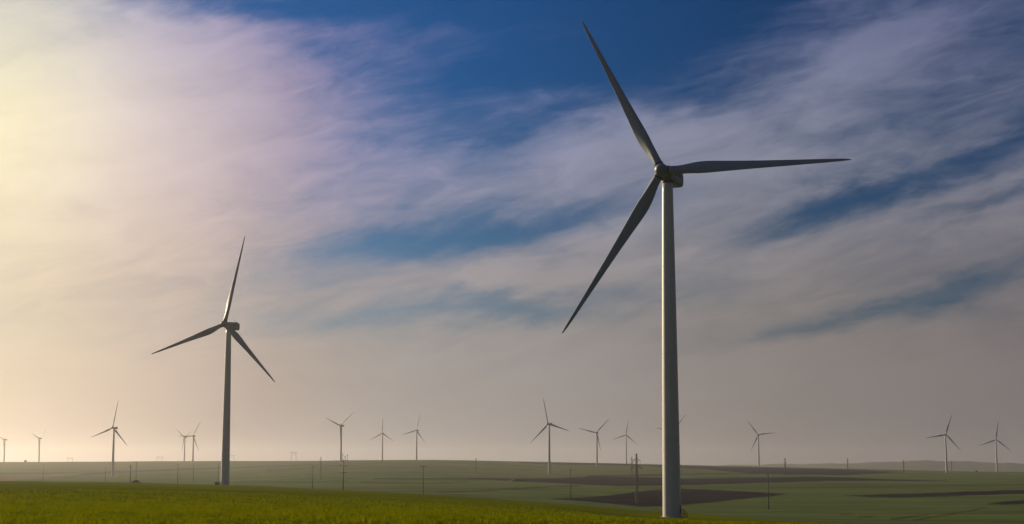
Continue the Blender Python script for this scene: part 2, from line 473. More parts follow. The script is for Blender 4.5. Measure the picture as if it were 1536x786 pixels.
def build_ground():
    az_in = np.linspace(R(-24), R(24), 1500)
    az_out = np.concatenate([np.linspace(R(24), 2 * math.pi - R(24), 140)[1:-1]])
    azs = np.concatenate([az_in, az_out])
    eye_rows = np.concatenate([np.exp(np.linspace(math.log(1.5), math.log(60), 40))[:-1],
                               np.exp(np.linspace(math.log(60), math.log(1200), 240))[:-1],
                               np.exp(np.linspace(math.log(1200), math.log(6600), 320))[:-1],
                               np.exp(np.linspace(math.log(6600), math.log(ROUT), 16))])
    na, nr = len(azs), len(eye_rows)
    A, D = np.meshgrid(azs, eye_rows, indexing='ij')
    X, Y = np.sin(A) * D, np.cos(A) * D
    Z = ground_z(X, Y)
    verts = np.stack([X, Y, Z], -1).reshape(-1, 3)
    centre = np.array([[0, 0, float(ground_z(0.0, 0.01))]])
    verts = np.vstack([verts, centre])
    i = np.arange(na)[:, None]; j = np.arange(nr - 1)[None, :]
    i2 = (i + 1) % na
    quads = np.stack(np.broadcast_arrays(i * nr + j, i * nr + j + 1, i2 * nr + j + 1, i2 * nr + j), -1).reshape(-1, 4)
    tris = np.stack([np.arange(na) * nr, ((np.arange(na) + 1) % na) * nr, np.full(na, na * nr)], -1)
    quads = quads[:, ::-1]
    me = bpy.data.meshes.new('ground')
    nl = quads.size + tris.size
    me.vertices.add(len(verts)); me.vertices.foreach_set('co', verts.ravel())
    me.loops.add(nl); me.loops.foreach_set('vertex_index', np.concatenate([quads.ravel(), tris[:, ::-1].ravel()]).astype(np.int32))
    me.polygons.add(len(quads) + len(tris))
    ls = np.concatenate([np.arange(len(quads)) * 4, quads.size + np.arange(len(tris)) * 3]).astype(np.int32)
    me.polygons.foreach_set('loop_start', ls)
    me.update(calc_edges=True)
    if me.polygons[len(quads) // 2].normal.z < 0:
        me.flip_normals()
    smooth(me)
    # what grows where: plan-view colours of the fields
    col = np.empty((len(verts), 4)); col[:] = (0.080, 0.110, 0.044, 1.0)
    vx, vy = verts[:, 0], verts[:, 1]
    vd = np.hypot(vx, vy); va = np.arctan2(vx, vy)
    edge = np.interp(va, FE_A, FE_D)
    # borders wander a little, as drilled and ploughed headlands do
    wob = 0.010 * vd * (np.sin(vx * 0.013 + 0.7 * np.sin(vy * 0.004)) + 0.6 * np.sin(vx * 0.037 + vy * 0.006) + 0.4 * np.sin(vx * 0.09 + 1.0))
    wob *= np.clip(vd / 2500, 0.25, 1.0)
    wx, wy = vx + np.sin(va) * wob, vy + np.cos(va) * wob
    for poly, c in FIELDS:
        pl = []
        for (px, py) in poly:
            a = math.atan2(*ray(px, 715)[:2])
            pl.append(hit(px, py, 1.12 * float(np.interp(a, FE_A, FE_D)) + 40))
        # shared-edge smoothing: sample the border a little finer
        m = in_poly(wx, wy, pl) & (vd > edge * 1.05)
        col[m, :3] = c
    g = col[:-1].reshape(na, nr, 4)
    inner = g[:len(az_in)]
    for ax_, reps in ((1, 2), (0, 2)):            # ploughing fades out over a few metres, not at a knife edge
        for _ in range(reps):
            inner[:] = 0.5 * inner + 0.25 * (np.roll(inner, 1, ax_) + np.roll(inner, -1, ax_))
    near = vd < edge + 6 * np.sin(va * 60) + 4 * np.sin(va * 170 + 1)
    col[near, :3] = (0.0, 0.0, 0.0)       # alpha below marks the sown crop
    col[:, 3] = np.where(near, 1.0, 0.0)
    la = me.color_attributes.new('field', 'FLOAT_COLOR', 'POINT')
    la.data.foreach_set('color', col.astype(np.float32).ravel())

    m = bpy.data.materials.new('fields')
    m.use_nodes = True
    t = NT(m.node_tree)
    out = t.n('ShaderNodeOutputMaterial')
    p = t.n('ShaderNodeBsdfPrincipled')
    t.link(p.outputs[0], out.inputs[0])
    at_ = t.n('ShaderNodeAttribute', attribute_name='field')
    geo = t.n('ShaderNodeNewGeometry')
    pos = geo.outputs['Position']
    # sown crop: patches of thick and thin growth, drill rows, bare spots
    big = t.noise(pos, 0.018, 4, 0.55)
    mid = t.noise(pos, 0.11, 4, 0.6)
    fin = t.noise(pos, 1.3, 5, 0.65)
    crop = t.ramp(big, [(0.30, (0.074, 0.098, 0.0025)), (0.5, (0.098, 0.122, 0.003)), (0.70, (0.124, 0.138, 0.0035))])
    f2 = t.maprange(mid, 0.3, 0.7, 0.78, 1.22, smooth=False)
    crop = t.mix(1.0, crop, t.xyz(f2, f2, f2), 'MULTIPLY')
    mpr = t.n('ShaderNodeMapping'); t.link(pos, mpr.inputs[0])
    mpr.inputs['Rotation'].default_value = (0, 0, R(8))
    mpr.inputs['Scale'].default_value = (0.004, 0.10, 1)
    rows = t.noise(mpr.outputs[0], 1.0, 5, 0.6)
    crop = t.mix(t.maprange(rows, 0.54, 0.72, 0, 0.5), crop, (0.050, 0.042, 0.010))
    bare = t.maprange(t.m('ADD', fin, t.m('MULTIPLY', t.m('SUBTRACT', mid, 0.5), 0.5)), 0.50, 0.68)
    crop = t.mix(t.m('MULTIPLY', bare, 0.75), crop, (0.034, 0.030, 0.005))
    # other fields
    mp2 = t.n('ShaderNodeMapping'); t.link(pos, mp2.inputs[0])
    mp2.inputs['Rotation'].default_value = (0, 0, R(-12))
    mp2.inputs['Scale'].default_value = (0.0009, 0.013, 1)
    st = t.noise(mp2.outputs[0], 1.0, 6, 0.6, 0.4)
    st2 = t.noise(pos, 0.004, 5, 0.6)
    f3 = t.m('MULTIPLY', t.maprange(st, 0.3, 0.7, 0.66, 1.34, smooth=False), t.maprange(st2, 0.3, 0.7, 0.85, 1.15, smooth=False))
    oth = t.mix(1.0, at_.outputs['Color'], t.xyz(f3, f3, t.m('MULTIPLY', f3, 1.0)), 'MULTIPLY')
    colr = t.mix(at_.outputs['Alpha'], oth, crop)
    t.link(colr, p.inputs['Base Color'])
    p.inputs['Roughness'].default_value = 0.95
    p.inputs['Specular IOR Level'].default_value = 0.0
    b = t.n('ShaderNodeBump'); b.inputs['Strength'].default_value = 0.8; b.inputs['Distance'].default_value = 0.35
    t.link(t.noise(pos, 0.9, 6, 0.7), b.inputs['Height'])
    t.link(b.outputs[0], p.inputs['Normal'])
    o = mesh_obj('ground', me, m)
    tag(o, 'rolling farmland of green crop, dull grassland and dark ploughed strips', 'ground', kind='structure')


build_ground()


# far hills on the right, beyond the farmland
def build_hills():
    M = principled('hill grass', (0.06, 0.07, 0.045), 0.95, 0.1, var=0.25, scale=0.002)
    prof = [(1010, 700.5), (1080, 698), (1160, 696.2), (1240, 695.4), (1300, 694), (1345, 692), (1392, 690.6), (1430, 691.5), (1480, 693.2), (1536, 695.5), (1600, 696.5), (1720, 699)]
    xs = np.linspace(1010, 1720, 90)
    ys = np.interp(xs, [p[0] for p in prof], [p[1] for p in prof]) + 0.5 * np.sin(xs * 0.09) + 0.3 * np.sin(xs * 0.21 + 1)
    bm = bmesh.new()
    rows = []
    for k, (D, f) in enumerate(((10500, 0.0), (11400, 0.55), (12400, 0.9), (13200, 1.0), (14300, 0.8), (15600, 0.0))):
        row = []
        for x, y in zip(xs, ys):
            d = ray(x, y)
            base = EYE - 62.0
            crest = EYE + 13200 * d[2] + 0.0
            h = base + (crest - base) * f * (1 + 0.05 * math.sin(x * 0.05 + k))if f < 1 else crest
            row.append(bm.verts.new((d[0] * D, d[1] * D, h)))
        rows.append(row)
    for A, B in zip(rows, rows[1:]):
        for i in range(len(xs) - 1):
            bm.faces.new((A[i], A[i + 1], B[i + 1], B[i]))
    bmesh.ops.recalc_face_normals(bm, faces=bm.faces)
    o = mesh_obj('hills', bm, M)
    smooth(o.data)
    tag(o, 'low blue-grey hills far off beyond the farmland on the right', 'hills', kind='structure')


build_hills()

# ------------------------------------------------------------------ wind turbines
HUBH = 100.0
RAD = 55.5
TOP = HUBH - 2.1


def blade_mesh():
    st = [  # span fraction, chord, thickness ratio, twist, sweep of pitch axis towards leading edge
        (0.022, 2.5, 1.0, 16), (0.05, 2.5, 1.0, 16), (0.08, 2.62, 0.86, 16), (0.12, 3.05, 0.62, 15), (0.16, 3.5, 0.45, 13.5), (0.20, 3.85, 0.36, 12),
        (0.235, 3.9, 0.31, 10.5), (0.28, 3.7, 0.28, 9), (0.35, 3.25, 0.25, 7), (0.45, 2.7, 0.22, 5), (0.55, 2.25, 0.20, 3.5), (0.65, 1.88, 0.19, 2.2),
        (0.75, 1.52, 0.18, 1.2), (0.85, 1.18, 0.17, 0.4), (0.92, 0.92, 0.17, 0), (0.965, 0.68, 0.17, 0), (0.99, 0.38, 0.18, 0), (1.0, 0.12, 0.2, 0)]
    n = 20
    bm = bmesh.new()
    rings = []
    for (f, c, tr, tw) in st:
        z = f * RAD
        rnd = max(0.0, min(1.0, (tr - 0.45) / 0.55))
        ring = []
        for i in range(n):
            a = 2 * math.pi * i / n
            # circle
            cx, cy = 0.5 * c * math.cos(a), 0.5 * c * math.sin(a) * tr
            # airfoil: leading edge at +x
            u = 0.5 * (1 - math.cos(a))            # 0 at LE .. 1 at TE
            th = 5 * tr * (0.2969 * math.sqrt(u) - 0.126 * u - 0.3516 * u * u + 0.2843 * u ** 3 - 0.1036 * u ** 4) * c
            sgn = 1 if a <= math.pi else -1
            ax_, ay_ = c * (0.36 - u), sgn * th * (1.15 if sgn > 0 else 0.85)
            x = cx * rnd + ax_ * (1 - rnd); y = cy * rnd + ay_ * (1 - rnd)
            t = R(tw + 3)
            xr, yr = x * math.cos(t) + y * math.sin(t), -x * math.sin(t) + y * math.cos(t)
            bend = -1.6 * f * f                      # pre-bend away from the tower
            ring.append(bm.verts.new((xr, yr + bend, z)))
        rings.append(ring)
    for A, B in zip(rings, rings[1:]):
        for i in range(n):
            bm.faces.new((A[i], A[(i + 1) % n], B[(i + 1) % n], B[i]))
    bm.faces.new(rings[0]); bm.faces.new(rings[-1])
    bmesh.ops.recalc_face_normals(bm, faces=bm.faces)
    me = bpy.data.meshes.new('blade'); bm.to_mesh(me); bm.free()
    me.materials.append(M_BLADE)
    return smooth(me)


def tower_mesh():
    bm = bmesh.new()
    prof = []
    for k in range(33):
        h = -4.0 + (TOP + 4.0) * k / 32
        f = max(0.0, h) / TOP
        r = 2.62 - 0.35 * f ** 0.8 - 0.72 * f ** 1.6
        prof.append((r, h))
    lathe(bm, prof, 48)
    me = bpy.data.meshes.new('tower'); bm.to_mesh(me); bm.free()
    me.materials.append(M_TOWER)
    return smooth(me)


def rt(h):
    f = max(0.0, h) / TOP
    return 2.62 - 0.35 * f ** 0.8 - 0.72 * f ** 1.6


def flange_mesh(h):
    bm = bmesh.new()
    r = rt(h) + 0.012
    lathe(bm, [(r - 0.02, h - 0.11), (r, h - 0.10), (r + 0.018, h), (r, h + 0.10), (r - 0.02, h + 0.11)], 48)
    me = bpy.data.meshes.new('flange_ring'); bm.to_mesh(me); bm.free()
    me.materials.append(M_SEAM)
    return smooth(me)


def nacelle_mesh():
    bm = bmesh.new()
    secs = [  # y from front(-) to back(+), half width, bottom, top
        (-2.3, 1.35, -1.35, 1.35), (-2.0, 1.62, -1.62, 1.65), (-1.0, 1.85, -1.9, 1.85), (1.2, 2.0, -2.05, 1.98), (4.5, 2.05, -2.35, 2.0), (7.9, 2.05, -2.6, 2.0), (8.7, 1.95, -2.5, 1.9), (8.95, 1.75, -2.2, 1.65)]
    n = 24
    rings = []
    for (y, hw, b, t_) in secs:
        ring = []
        for i in range(n):
            a = 2 * math.pi * i / n
            e = 0.42 if y > -2.1 else 0.7
            cx = math.copysign(abs(math.cos(a)) ** e, math.cos(a)) * hw
            s = math.copysign(abs(math.sin(a)) ** e, math.sin(a))
            zz = s * t_ if s > 0 else -s * b
            ring.append(bm.verts.new((cx, y, zz)))
        rings.append(ring)
    for A, B in zip(rings, rings[1:]):
        for i in range(n):
            bm.faces.new((A[i], A[(i + 1) % n], B[(i + 1) % n], B[i]))
    bm.faces.new(rings[0]); bm.faces.new(rings[-1])
    bmesh.ops.recalc_face_normals(bm, faces=bm.faces)
    me = bpy.data.meshes.new('nacelle'); bm.to_mesh(me); bm.free()
    me.materials.append(M_NACELLE)
    smooth(me)
    me.set_sharp_from_angle(angle=R(38))
    return me


def hub_mesh():
    bm = bmesh.new()
    prof = [(1.35, 1.75), (1.72, 1.6), (1.95, 0.9), (2.02, 0.0), (1.95, -0.8), (1.75, -1.5), (1.4, -2.15), (0.95, -2.6), (0.5, -2.85), (0.12, -2.92)]
    lathe(bm, prof, 32, axis='Y')
    for k in range(3):      # blade sockets
        b = 2 * math.pi * k / 3
        d = Vector((math.sin(b), 0, math.cos(b)))
        strut(bm, d * 1.0, d * 2.05, 1.42, 1.36, 24)
    me = bpy.data.meshes.new('hub'); bm.to_mesh(me); bm.free()
    me.materials.append(M_NACELLE)
    smooth(me)
    me.set_sharp_from_angle(angle=R(40))
    return me


def simple(name, fn, mat):
    bm = bmesh.new(); fn(bm)
    me = bpy.data.meshes.new(name); bm.to_mesh(me); bm.free()
    me.materials.append(mat)
    return me


ME_BLADE, ME_TOWER, ME_NAC, ME_HUB = blade_mesh(), tower_mesh(), nacelle_mesh(), hub_mesh()
ME_FL = [flange_mesh(h) for h in (22.0, 47.0, 72.5)]
ME_COLLAR = simple('root_collar', lambda bm: lathe(bm, [(1.30, 2.0), (1.40, 2.05), (1.40, 2.35), (1.30, 2.4)], 32), M_DARK)
ME_VENT = simple('side_vent', lambda bm: [box(bm, (0, 0, 0), (0.06, 1.3, 0.9))] + [box(bm, (0.05, 0, -0.3 + 0.2 * i), (0.05, 1.2, 0.06)) for i in range(4)], M_DARK)
ME_COOLER = simple('rear_cooler', lambda bm: [box(bm, (0, 0, 0), (2.4, 0.9, 0.34)), box(bm, (-1.0, 0, -0.25), (0.12, 0.5, 0.3)), box(bm, (1.0, 0, -0.25), (0.12, 0.5, 0.3))], M_DARK)
ME_MAST = simple('wind_vane_mast', lambda bm: [strut(bm, (0, 0, -0.1), (0, 0, 1.7), 0.05), strut(bm, (-0.5, 0, 1.5), (0.5, 0, 1.5), 0.04), box(bm, (-0.5, 0.05, 1.65), (0.06, 0.4, 0.2)),
                                                 box(bm, (0.5, 0, 1.62), (0.2, 0.2, 0.14))], M_DARK)
ME_YAW = simple('yaw_ring', lambda bm: lathe(bm, [(1.60, -0.5), (1.72, -0.45), (1.72, 0.05), (1.62, 0.1)], 40), M_DARK)
ME_FOUND = simple('foundation', lambda bm: lathe(bm, [(3.4, -3.0), (3.4, 0.10), (3.25, 0.22), (2.5, 0.24)], 40), M_CONC)


def copy_tree(o, parent=None):
    c = o.copy(); C.objects.link(c); c.parent = parent
    for ch in list(o.children):
        copy_tree(ch, c)
    return c


def turbine(hub, yaw, phase, detail=2):
    """hub: world position of the rotor centre; yaw/phase in degrees as seen from the camera side"""
    yw = R(yaw)
    nose = Vector((-math.sin(yw), -math.cos(yw), 0))
    foot = Vector(hub) - nose * 4.55
    gz = float(ground_z(foot.x, foot.y))
    h = hub[2] - gz - 0.35                       # hub axis sits 0.35 above the nacelle centre because of the tilt
    r = empty('wind_turbine', (foot.x, foot.y, gz), -yw)
    tw = mesh_obj('tower', ME_TOWER, None, r)
    tw.scale = (1, 1, h / HUBH)
    nac = mesh_obj('nacelle', ME_NAC, None, r)
    TI = Matrix.Rotation(R(-5), 4, 'X')
    base = Matrix.Translation((0, 0, h))
    nac.matrix_local = base
    hubm = Matrix.Translation((0, -4.55, h + 0.35)) @ TI
    hb = mesh_obj('hub', ME_HUB, None, r)
    b0 = R(90 - phase)
    hb.matrix_local = hubm @ Matrix.Rotation(b0, 4, 'Y')
    for k in range(3):
        bl = mesh_obj('blade', ME_BLADE, None, r)
        bl.matrix_local = hubm @ Matrix.Rotation(b0 - k * 2 * math.pi / 3, 4, 'Y')
        if detail >= 1:
            mesh_obj('root_collar', ME_COLLAR, None, bl)
    if detail >= 1:
        yr = mesh_obj('yaw_ring', ME_YAW, None, r); yr.location = (0, 0, h - 2.1)
        for m_ in ME_FL:
            mesh_obj('flange_ring', m_, None, tw)
        for s in (-1, 1):
            for yy in (2.4, 5.2):
                v = mesh_obj('side_vent', ME_VENT, None, nac)
                v.location = (s * 2.03, yy, 0.35); v.rotation_euler = (0, 0, 0 if s > 0 else math.pi)
        cl = mesh_obj('rear_cooler', ME_COOLER, None, nac); cl.location = (0, 7.0, 2.25)
        ms = mesh_obj('wind_vane_mast', ME_MAST, None, nac); ms.location = (0, 6.2, 2.0)
        mesh_obj('foundation', ME_FOUND, None, r)
    return r, tw, h


def entrance(r, tw, h, ang):
    """steel door with a stair landing; ang is the direction around the tower in root coordinates"""
    q = Matrix.Rotation(ang, 4, 'Z')
    rr = rt(2.0)

    def door(bm):
        vs = box(bm, (rr - 0.02, 0, 2.35), (0.16, 0.9, 2.1))
        bmesh.ops.bevel(bm, geom=list({e for v in vs for e in v.link_edges}), offset=0.05, segments=2, affect='EDGES')
    d = mesh_obj('door', simple('door', door, M_DARK), None, r); d.matrix_local = q

    def stair(bm):
        box(bm, (rr + 0.45, 0, 1.2), (0.95, 1.2, 0.08))
        for i in range(4):
            box(bm, (rr + 1.05 + 0.25 * i, 0, 0.95 - 0.25 * i), (0.28, 1.1, 0.05))
        for s in (-1, 1):
            strut(bm, (rr + 0.9, s * 0.55, 1.2), (rr + 1.95, s * 0.55, 0.0), 0.06)
            for x in (0.1, 0.9):
                strut(bm, (rr + x, s * 0.55, 0.0), (rr + x, s * 0.55, 2.25), 0.05)
            strut(bm, (rr + 0.1, s * 0.55, 2.25), (rr + 0.9, s * 0.55, 2.25), 0.05)
            strut(bm, (rr + 0.1, s * 0.55, 1.75), (rr + 0.9, s * 0.55, 1.75), 0.04)
            strut(bm, (rr + 0.9, s * 0.55, 2.25), (rr + 1.95, s * 0.55, 1.0), 0.05)
            strut(bm, (rr + 1.95, s * 0.55, 1.0), (rr + 1.95, s * 0.55, 0.0), 0.05)
    s_ = mesh_obj('entrance_stair', simple('entrance_stair', stair, M_STEEL), None, r); s_.matrix_local = q


def hubpos(px, py, D):
    d = ray(px, py) * D
    return (d[0], d[1], d[2] + EYE)


def azdeg(px, py):
    d = ray(px, py)
    return math.degrees(math.atan2(d[0], d[1]))


TURB = [  # hub px, hub py, range, yaw towards viewer's left, blade phase, detail, label
    (993, 256, 444, 31, 118, 2, 'tall dark grey wind turbine nearest the camera, rising from the green crop'),
    (336.5, 486, 958, 15, 78, 2, 'mid-distance wind turbine on the crop ridge, tinted brown against the glow'),
    (168.8, 641.6, 3170, 12, 80, 1, 'largest far turbine left of the mid-distance turbine, standing below the brown track'),
    (58.2, 657.3, 6300, 20, 37, 0, 'tiny far turbine second from the left edge of the photo'),
    (5.8, 659.4, 6300, 24, 40, 0, 'tiny far turbine cut by the left edge of the photo'),
    (276, 655.5, 6000, 24, 27, 0, 'left one of the two overlapping far turbines beside the mid-distance tower'),
    (289.1, 653.9, 5100, 10, 60, 0, 'right one of the two overlapping far turbines beside the mid-distance tower'),
    (510.3, 638.2, 4050, 28, 38, 1, 'far turbine with blades in a Y, right behind the cross-armed pylon'),
    (573, 649.7, 5600, 16, 88, 0, 'far turbine on the rounded ridge with one blade straight up, in mid-photo'),
    (624, 645.5, 5150, 28, 74, 0, 'far turbine right of the one with an upright blade on the rounded ridge'),
    (821.9, 635.8, 3130, 36, 104, 1, 'largest far turbine in the middle, white foot above the ploughed strip'),
    (894.5, 649, 4500, 24, 46, 1, 'far turbine between the largest middle one and the tall lattice pylon'),
    (938.8, 652.1, 5700, 20, 80, 0, 'small far turbine just left of the tall lattice pylon'),
    (1011, 645.7, 4300, 36, 52, 0, 'far turbine almost hidden behind the nearest tower, only blade tips showing'),
    (1137, 652.1, 4850, 32, 6, 0, 'lone far turbine right of the nearest tower, one blade pointing right'),
    (1419, 651.6, 4120, 12, 70, 1, 'larger of the two far turbines before the blue hills on the right'),
    (1494.3, 659.2, 4800, 20, 80, 0, 'smaller of the two far turbines at the right edge, before the hills'),
]
for i, (px, py, D, yaw, ph, det, lab) in enumerate(TURB):
    r, tw, h = turbine(hubpos(px, py, D), yaw - azdeg(px, py), ph, det)
    tag(r, lab, 'wind turbine', 'wind turbines of the wind farm')
    if i == 0:
        entrance(r, tw, h, R(-24) + R(yaw - azdeg(px, py)))
    if i == 1:
        entrance(r, tw, h, R(-160))


# ------------------------------------------------------------------ pylons and poles of the power lines
def lattice_pylon(px, top_y, D, label, arms=((0.83, 0.12), (0.70, 0.16)), base_w=0.17, r=0.10, group='lattice pylons'):
    p = at(px, D)
    H = ray(px, top_y)[2] * D + EYE - p.z
    root = empty('lattice_pylon', p, R(20))
    bw = H * base_w / 2
    tw_ = min(H * 0.012, bw * 0.4)

    def half(z):
        f = z / H
        mw = min(H * 0.035, bw * 0.72)
        return bw + (mw - bw) * min(1, f / 0.62) if f < 0.62 else mw + (tw_ - mw) * (f - 0.62) / 0.38
    levels = [0]
    while levels[-1] < H * 0.985:
        levels.append(min(H, levels[-1] + max(1.9, 2.2 * half(levels[-1]))))
    cs = [(1, 1), (-1, 1), (-1, -1), (1, -1)]
    for k in range(4):      # four legs
        bm = bmesh.new()
        for z0, z1 in zip(levels, levels[1:]):
            a, b = half(z0), half(z1)
            strut(bm, (cs[k][0] * a, cs[k][1] * a, z0 - (0.6 if z0 == 0 else 0)), (cs[k][0] * b, cs[k][1] * b, z1), r * 1.5, n=4)
        mesh_obj('leg', bm, M_STEEL, root)
    bm = bmesh.new()
    for z0, z1 in zip(levels, levels[1:]):
        a, b = half(z0), half(z1)
        for k in range(4):
            c0, c1 = cs[k], cs[(k + 1) % 4]
            strut(bm, (c0[0] * a, c0[1] * a, z0), (c1[0] * b, c1[1] * b, z1), r, n=4)
            strut(bm, (c1[0] * a, c1[1] * a, z0), (c0[0] * b, c0[1] * b, z1), r, n=4)
            strut(bm, (c0[0] * b, c0[1] * b, z1), (c1[0] * b, c1[1] * b, z1), r, n=4)
    mesh_obj('bracing', bm, M_STEEL, root)
    for (f, wf) in arms:
        z = H * f; L = H * wf; hh = half(z)
        bm = bmesh.new()
        for s in (-1, 1):
            for yy in (-hh, hh):
                strut(bm, (s * hh, yy, z), (s * L, 0, z), r * 1.2, n=4)
                strut(bm, (s * hh, yy, z + H * 0.05), (s * L, 0, z), r, n=4)
            for q in (0.35, 0.65):
                xx = s * (hh + (L - hh) * q)
                strut(bm, (xx, -hh * (1 - q), z), (xx, hh * (1 - q), z + H * 0.05 * (1 - q)), r, n=4)
        ca = mesh_obj('crossarm', bm, M_STEEL, root)
        for s in (-1, 1):
            bm = bmesh.new()
            for i in range(6):
                strut(bm, (s * L, 0, z - 0.25 * i), (s * L, 0, z - 0.25 * i - 0.16), 0.16, 0.10, n=8)
            mesh_obj('insulator', bm, M_INSUL, ca)
    tag(root, label, 'pylon', group)
    return root


def concrete_pole(px, top_y, D, label, arms=((0.98, 0.11),), rot=0, pins=True, mat=None, thick=1.0, group='concrete power poles'):
    p = at(px, D)
    H = ray(px, top_y)[2] * D + EYE - p.z
    root = empty('power_pole', p, R(rot))
    bm = bmesh.new()
    strut(bm, (0, 0, -0.6), (0, 0, H), 0.28 * thick, 0.16 * thick, 12)
    o = mesh_obj('mast', bm, mat or M_POLE, root); smooth(o.data)
    for (f, wf) in arms:
        z, L = H * f, H * wf
        bm = bmesh.new()
        box(bm, (0, 0, z), (2 * L, 0.22, 0.22))
        for s in (-1, 1):
            strut(bm, (s * L * 0.6, 0, z), (0, 0, z - L * 0.5), 0.05, n=5)
        ca = mesh_obj('crossarm', bm, M_STEEL, root)
        if pins:
            for xx in (-0.95, 0.95) if wf < 0.15 else (-0.95, -0.5, 0.5, 0.95):
                bm = bmesh.new()
                strut(bm, (xx * L, 0, z + 0.1), (xx * L, 0, z + 0.55), 0.05, n=5)
                strut(bm, (xx * L, 0, z + 0.3), (xx * L, 0, z + 0.62), 0.13, 0.07, n=8)
                mesh_obj('insulator', bm, M_INSUL, ca)
    tag(root, label, 'power pole', group)
    return root, H


def portal_pylon(px, top_y, D, wpx, label):
    p = at(px, D)
    H = ray(px, top_y)[2] * D + EYE - p.z
    root = empty('portal_pylon', p, -math.atan2(p.x, p.y))
    wd = wpx / FPX * D / 2
    for s in (-1, 1):
        bm = bmesh.new()
        strut(bm, (s * wd * 0.8, 0, -1), (s * wd * 0.62, 0, H), 0.55, 0.4, 8)
        mesh_obj('leg', bm, M_STEEL, root)
    bm = bmesh.new()
    box(bm, (0, 0, H - 1.0), (2 * wd, 0.8, 0.9))
    ca = mesh_obj('crossbeam', bm, M_STEEL, root)
    bm = bmesh.new()
    strut(bm, (-wd * 0.7, 0, H * 0.55), (wd * 0.64, 0, H * 0.92), 0.18, n=5)
    strut(bm, (wd * 0.7, 0, H * 0.55), (-wd * 0.64, 0, H * 0.92), 0.18, n=5)
    mesh_obj('cross_brace', bm, M_STEEL, root)
    for s in (-0.9, 0, 0.9):
        bm = bmesh.new()
        strut(bm, (s * wd, 0, H - 1.2), (s * wd, 0, H - 4.2), 0.22, n=8)
        mesh_obj('insulator', bm, M_INSUL, ca)
    tag(root, label, 'pylon', 'portal pylons on the skyline')


lattice_pylon(955, 679.5, 900, 'tall dark lattice pylon rising out of the ploughed patch left of the nearest tower', ((0.845, 0.085), (0.70, 0.125)), 0.05, 0.06)
lattice_pylon(948, 685, 2500, 'faint lattice pylon peeping over the skyline just left of the tall dark one', ((0.85, 0.1), (0.7, 0.13)), 0.05, 0.06)
lattice_pylon(1178, 687, 3000, 'first of the far lattice pylons right of the lone turbine', ((0.9, 0.09), (0.72, 0.12), (0.55, 0.1)), 0.06, 0.10)
lattice_pylon(1272, 687, 4700, 'far lattice pylon midway between the lone turbine and the hills turbines', ((0.9, 0.09), (0.75, 0.12), (0.6, 0.1)), 0.06, 0.13)
lattice_pylon(1356, 690, 3700, 'far lattice pylon at the end of the ploughed strip left of the hills turbines', ((0.9, 0.09), (0.72, 0.12)), 0.06, 0.10)
lattice_pylon(1428, 692, 5400, 'faint lattice pylon close behind the larger of the two hills turbines', ((0.9, 0.09), (0.72, 0.12)), 0.06, 0.13)
lattice_pylon(481, 685, 2300, 'faint slim pylon left of the cross-armed pylon, its tip above the skyline', ((0.85, 0.06), (0.7, 0.08)), 0.06, 0.05)
lattice_pylon(204, 692, 2700, 'faint tall pylon behind the short dark pole left of the mid-distance turbine', ((0.9, 0.06), (0.75, 0.08)), 0.07, 0.06)
lattice_pylon(714, 687, 2900, 'very faint slim pylon on the green slope left of the largest middle turbine', ((0.9, 0.05), (0.75, 0.07)), 0.07, 0.07)
root, H = concrete_pole(515, 690, 1150, 'tall dark cross-armed pylon with switchgear on top, in front of the Y-bladed turbine', ((0.84, 0.155), (0.62, 0.115)), 8, True, M_STEEL, 1.7, 'cross-armed pylons')
bm = bmesh.new()
for xx, hh in ((-0.6, 5.2), (1.1, 3.2), (2.7, 4.6)):
    strut(bm, (xx, 0, H - 0.3), (xx, 0, H + hh), 0.17, 0.12, 6)
    box(bm, (xx, 0, H + hh * 0.7), (0.7, 0.3, 0.5))
box(bm, (1.1, 0, H - 0.4), (4.6, 0.35, 0.35))
mesh_obj('switchgear_frame', bm, M_STEEL, root)
concrete_pole(635, 698.5, 980, 'slim pole with a single top crossarm on the slope below the rounded ridge', ((0.985, 0.13),), 0, True, None, 1.0)
concrete_pole(856, 704, 960, 'pale slim pole standing before the ploughed strip left of the tall lattice pylon', ((0.97, 0.05),), 60)
concrete_pole(1152, 711, 760, 'pale slim pole in the dull green field right of the nearest tower', ((0.97, 0.05),), 60)
concrete_pole(469, 698.5, 1350, 'slim pole with a short crossarm left of the cross-armed pylon', ((0.98, 0.07),), 10, True, M_STEEL, 1.3)
concrete_pole(195.5, 697.5, 1500, 'short dark pole at the crop edge left of the mid-distance turbine', ((0.98, 0.06), (0.88, 0.05)), 30, True, M_STEEL, 1.7)
concrete_pole(158, 701, 1900, 'faint pole beside the foot of the largest left far turbine', ((0.98, 0.05),), 30, True, M_STEEL, 1.0)
concrete_pole(266.5, 696, 1800, 'dark pole below the two overlapping far turbines, the left of two', ((0.98, 0.05),), 30, True, M_STEEL, 1.6)
concrete_pole(289.8, 698, 2200, 'dark pole below the two overlapping far turbines, the right of two', ((0.98, 0.05),), 30, True, M_STEEL, 1.5)
concrete_pole(65, 697, 2100, 'faint pole in the grey fields below the second turbine from the left', ((0.98, 0.05),), 30, True, M_STEEL, 0.9)
concrete_pole(327, 697, 1450, 'slim pole just left of the mid-distance tower', ((0.98, 0.04),), 60, True, M_STEEL, 1.2)
portal_pylon(440, 678, 5500, 9.5, 'portal pylon on the skyline right of the mid-distance turbine, the clearest of four')
portal_pylon(347, 682.5, 6900, 9.0, 'faint portal pylon on the skyline just right of the mid-distance tower')
portal_pylon(239, 685, 7300, 10.0, 'faint portal pylon on the skyline left of the two overlapping turbines')
portal_pylon(104, 686.5, 7300, 9.5, 'faint portal pylon on the skyline between the leftmost turbines and the next')


